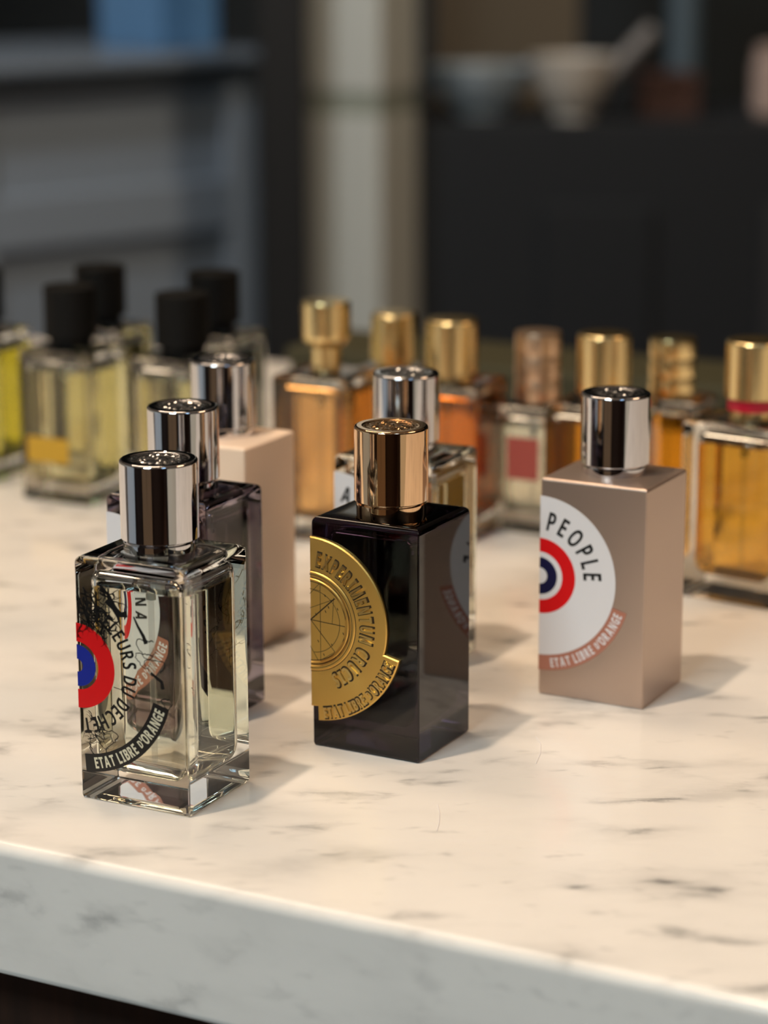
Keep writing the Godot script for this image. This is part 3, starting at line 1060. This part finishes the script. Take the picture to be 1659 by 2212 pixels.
# ------------------------------------------------------------------ scene
func _ready() -> void:
	var cam := Camera3D.new()
	cam.name = "camera"
	add_child(cam)
	cam.transform = Transform3D(cam_basis, EYE)
	cam.near = 0.05
	cam.far = 50.0
	var lens := CameraAttributesPhysical.new()
	lens.frustum_focal_length = 12.0 / (1106.0 / F)
	lens.frustum_focus_distance = 0.818
	lens.exposure_aperture = 4.6
	lens.frustum_near = 0.05
	lens.frustum_far = 50.0
	cam.attributes = lens
	cam.current = true

	var env := Environment.new()
	env.background_mode = Environment.BG_COLOR
	env.background_color = Color(0.02, 0.02, 0.02)
	env.tonemap_mode = Environment.TONE_MAPPER_LINEAR
	env.tonemap_exposure = 0.97
	env.sdfgi_enabled = true
	env.ssao_enabled = true
	env.ssil_enabled = true
	var we := WorldEnvironment.new()
	we.name = "surroundings"
	we.environment = env
	add_child(we)

	var face := SystemFont.new()
	face.font_names = PackedStringArray(["Droid Sans"])
	face.font_weight = 700
	font_bold = FontVariation.new()
	font_bold.base_font = face
	font_bold.variation_embolden = 0.35
	font_plain = FontVariation.new()
	font_plain.base_font = face
	materials()

	unseen_spot(Vector3(-0.49, 1.8, -0.47), Vector3(-0.14, 0, -0.86), Color(1.0, 0.89, 0.77), 1.85, 0.035, "unseen warm round ceiling spotlight shining on the counter")  # lamp out of view, placed to light the counter and cast the bottle shadows
	unseen_spot(Vector3(-0.75, 1.8, -2.45), Vector3(-0.45, -0.3, -3.5), Color(0.95, 0.97, 1.0), 2.7, 0.05, "unseen round ceiling spotlight shining on the panelled cabinet")  # out of view, placed to brighten the cabinet and column
	unseen_spot(Vector3(0.55, 1.8, -2.45), Vector3(0.25, -0.1, -3.6), Color(1.0, 0.92, 0.82), 1.8, 0.05, "unseen round ceiling spotlight shining on the sideboard")  # out of view, placed to brighten the sideboard and its bowls
	unseen_spot(Vector3(0.0, 1.8, 1.05), Vector3(0.75, -0.5, 1.75), Color(1.0, 0.90, 0.78), 2.6, 0.05, "added warm round ceiling spotlight shining on the tan oak cabinet")  # added behind the camera to brighten what the caps mirror
	unseen_spot(Vector3(1.5, 1.8, 0.55), Vector3(2.35, -0.5, 1.2), Color(1.0, 0.92, 0.82), 2.6, 0.05, "added warm round ceiling spotlight shining on the cream cabinet")  # added as well, brightens the cream stripe mirrored in the caps
	unseen_spot(Vector3(-1.5, 1.8, -0.3), Vector3(-2.6, -0.5, -0.6), Color(0.95, 0.97, 1.0), 2.6, 0.05, "added neutral round ceiling spotlight shining on the light grey cabinet")  # added as well, brightens the grey stripe mirrored in the caps
	unseen_panel(Vector3(-1.3, 1.8, 1.2), Vector2(0.9, 0.6), Color(0.88, 0.96, 0.98), 6.2, "unseen large cool ceiling panel light in front of the counter", 3.0)  # unseen source, placed to light the slab front coolly
	unseen_panel(Vector3(0.66, 1.8, 0.95), Vector2(0.4, 0.4), Color(0.66, 0.84, 1.0), 0.35, "unseen small cool ceiling panel light toward the cream cabinet side", 3.0)  # unseen source, placed for a blue highlight on the cap rims
	unseen_panel(Vector3(1.75, 1.8, -0.7), Vector2(1.0, 0.8), Color(1.0, 0.82, 0.64), 1.2, "unseen large warm ceiling panel light over the counter's far end")  # unseen source, placed to warm the shadows and the right faces
	unseen_panel(Vector3(-0.6, 1.8, -1.6), Vector2(1.2, 0.4), Color(1.0, 0.88, 0.74), 1.15, "added long warm ceiling panel light behind the counter")  # added fill, lifts the background and the left of the counter

	room()
	counter()

	clear_front_bottle()
	dark_front_bottle()
	taupe_bottle()
	smoke_bottle()
	pale_bottle()
	blush_bottle()

	black_cap_bottle(Vector3(-0.1537, 0, -1.185), "black capped bottle with a gold paper label", M.juice_pale, 1)
	black_cap_bottle(Vector3(-0.0967, 0, -1.1607), "black capped bottle of pale yellow perfume without a label, in front of its neighbours", M.juice_pale, 0)
	black_cap_bottle(Vector3(-0.1464, 0, -1.2524), "black capped bottle of pale perfume behind the gold labelled one", M.juice_pale, 0)
	black_cap_bottle(Vector3(-0.0862, 0, -1.2298), "black capped bottle of nearly colourless perfume next to a post", M.juice_clear, 0)
	black_cap_bottle(Vector3(-0.2080, 0, -1.2400), "black capped bottle of bright yellow perfume at the row's end", M.juice_yellow, 0)

	gold_bottle(Vector3(-0.0264, 0, -1.110), -0.45, "gold capped bottle of peach perfume with a stepped tall cap", 0.038, 0.036, 0.0780, M.juice_peach, M.gold, [Vector2(0, 0), Vector2(0.0068, 0), Vector2(0.0068, 0.011), Vector2(0.0090, 0.0125), Vector2(0.0112, 0.0150), Vector2(0.0115, 0.0165), Vector2(0.0115, 0.0310), Vector2(0.0108, 0.0322), Vector2(0, 0.0324)], 0.006)
	gold_bottle(Vector3(0.0052, 0, -1.168), -0.45, "gold capped bottle of peach perfume half hidden between two others", 0.036, 0.034, 0.0690, M.juice_peach, M.gold, plain_cap(0.0112, 0.0260), 0.008)
	gold_bottle(Vector3(0.0318, 0, -1.115), -0.45, "gold capped bottle of deep amber perfume", 0.040, 0.036, 0.0730, M.juice_deep, M.gold, plain_cap(0.0122, 0.0278), 0.006, 0.0016)
	var g4 := gold_bottle(Vector3(0.0720, 0, -1.120), -0.45, "beaded pink gold capped bottle of colourless perfume with a red label", 0.034, 0.030, 0.0610, M.juice_clear, M.pink_gold, bead_cap(0.0108, 0.0330), 0.010)
	var lb := begin()
	extrude(lb, PackedVector2Array([Vector2(-0.009, 0.026), Vector2(0.007, 0.026), Vector2(0.007, 0.046), Vector2(-0.009, 0.046)]), 0, 0.0001, 0, Transform3D(Basis(), Vector3(0, 0, 0.01504)))
	build(lb, "paper_label", mat(Color(0.66, 0.30, 0.26), 0.6), g4)
	gold_bottle(Vector3(0.0991, 0, -1.080), -0.50, "gold capped bottle of amber perfume behind the taupe bottle", 0.042, 0.036, 0.0700, M.juice_amber, M.gold, plain_cap(0.0120, 0.0300), 0.009)
	gold_bottle(Vector3(0.1360, 0, -1.130), -0.45, "beaded gold capped bottle of amber perfume", 0.034, 0.030, 0.0620, M.juice_amber, M.gold, bead_cap(0.0110, 0.0270), 0.008)
	var g7 := gold_bottle(Vector3(0.1555, 0, -1.006), -0.62, "gold capped bottle of golden perfume with a crimson collar", 0.045, 0.040, 0.0770, M.juice_golden, M.gold, plain_cap(0.0122, 0.0330, 0.0085), 0.010, 0.0048)
	var cl := begin()
	lathe(cl, 0.0108, [Vector2(0.009, 0.0035), Vector2(0.0108, 0.0035), Vector2(0.0108, 0.0082), Vector2(0.009, 0.0082)])
	var co := build(cl, "collar", M.crimson, g7, "crimson collar")
	co.position.y = 0.0770

	# low olive box along the counter's back
	var fr := counter_frame()
	var tray := thing("olive_box", "long low olive green box along the back of the counter", "box", fr * Vector3(-0.11, 0, -0.72), YAW)
	var ts := begin()
	box(ts, Vector3(0.62, 0.018, 0.07), Vector3.ZERO, 0.002)
	build(ts, "box_body", M.olive, tray)
	var tl := begin()
	box(tl, Vector3(0.624, 0.008, 0.074), Vector3(0, 0.018, 0), 0.002)
	build(tl, "lid", M.olive, tray)

	for q in [[[Vector2(945, 1738), Vector2(950, 1756), Vector2(949, 1778), Vector2(944, 1796)], "short curled white lint fibre on the marble before the near black bottle"], [[Vector2(1158, 1592), Vector2(1168, 1608), Vector2(1168, 1628), Vector2(1158, 1650)], "long bowed white lint fibre on the marble beside the near black bottle"]]:
		var path := []
		for e in q[0]:
			var d: Vector3 = cam_basis * Vector3((e.x - 829.5) / F, -(e.y - 1106.0) / F, -1.0)
			path.append(EYE + d * (EYE.y / -d.y) + Vector3(0, 0.0001, 0))
		var li := thing("lint_fibre", q[1], "lint", path[0] - Vector3(0, 0.0001, 0))
		var ls := begin()
		for i in path.size():
			path[i] -= li.position
		tube(ls, path, 0.0001)
		build(ls, "fibre", M.white_print, li)

	panel_cabinet()
	posts()
	sideboard()
	camera_side_furniture()
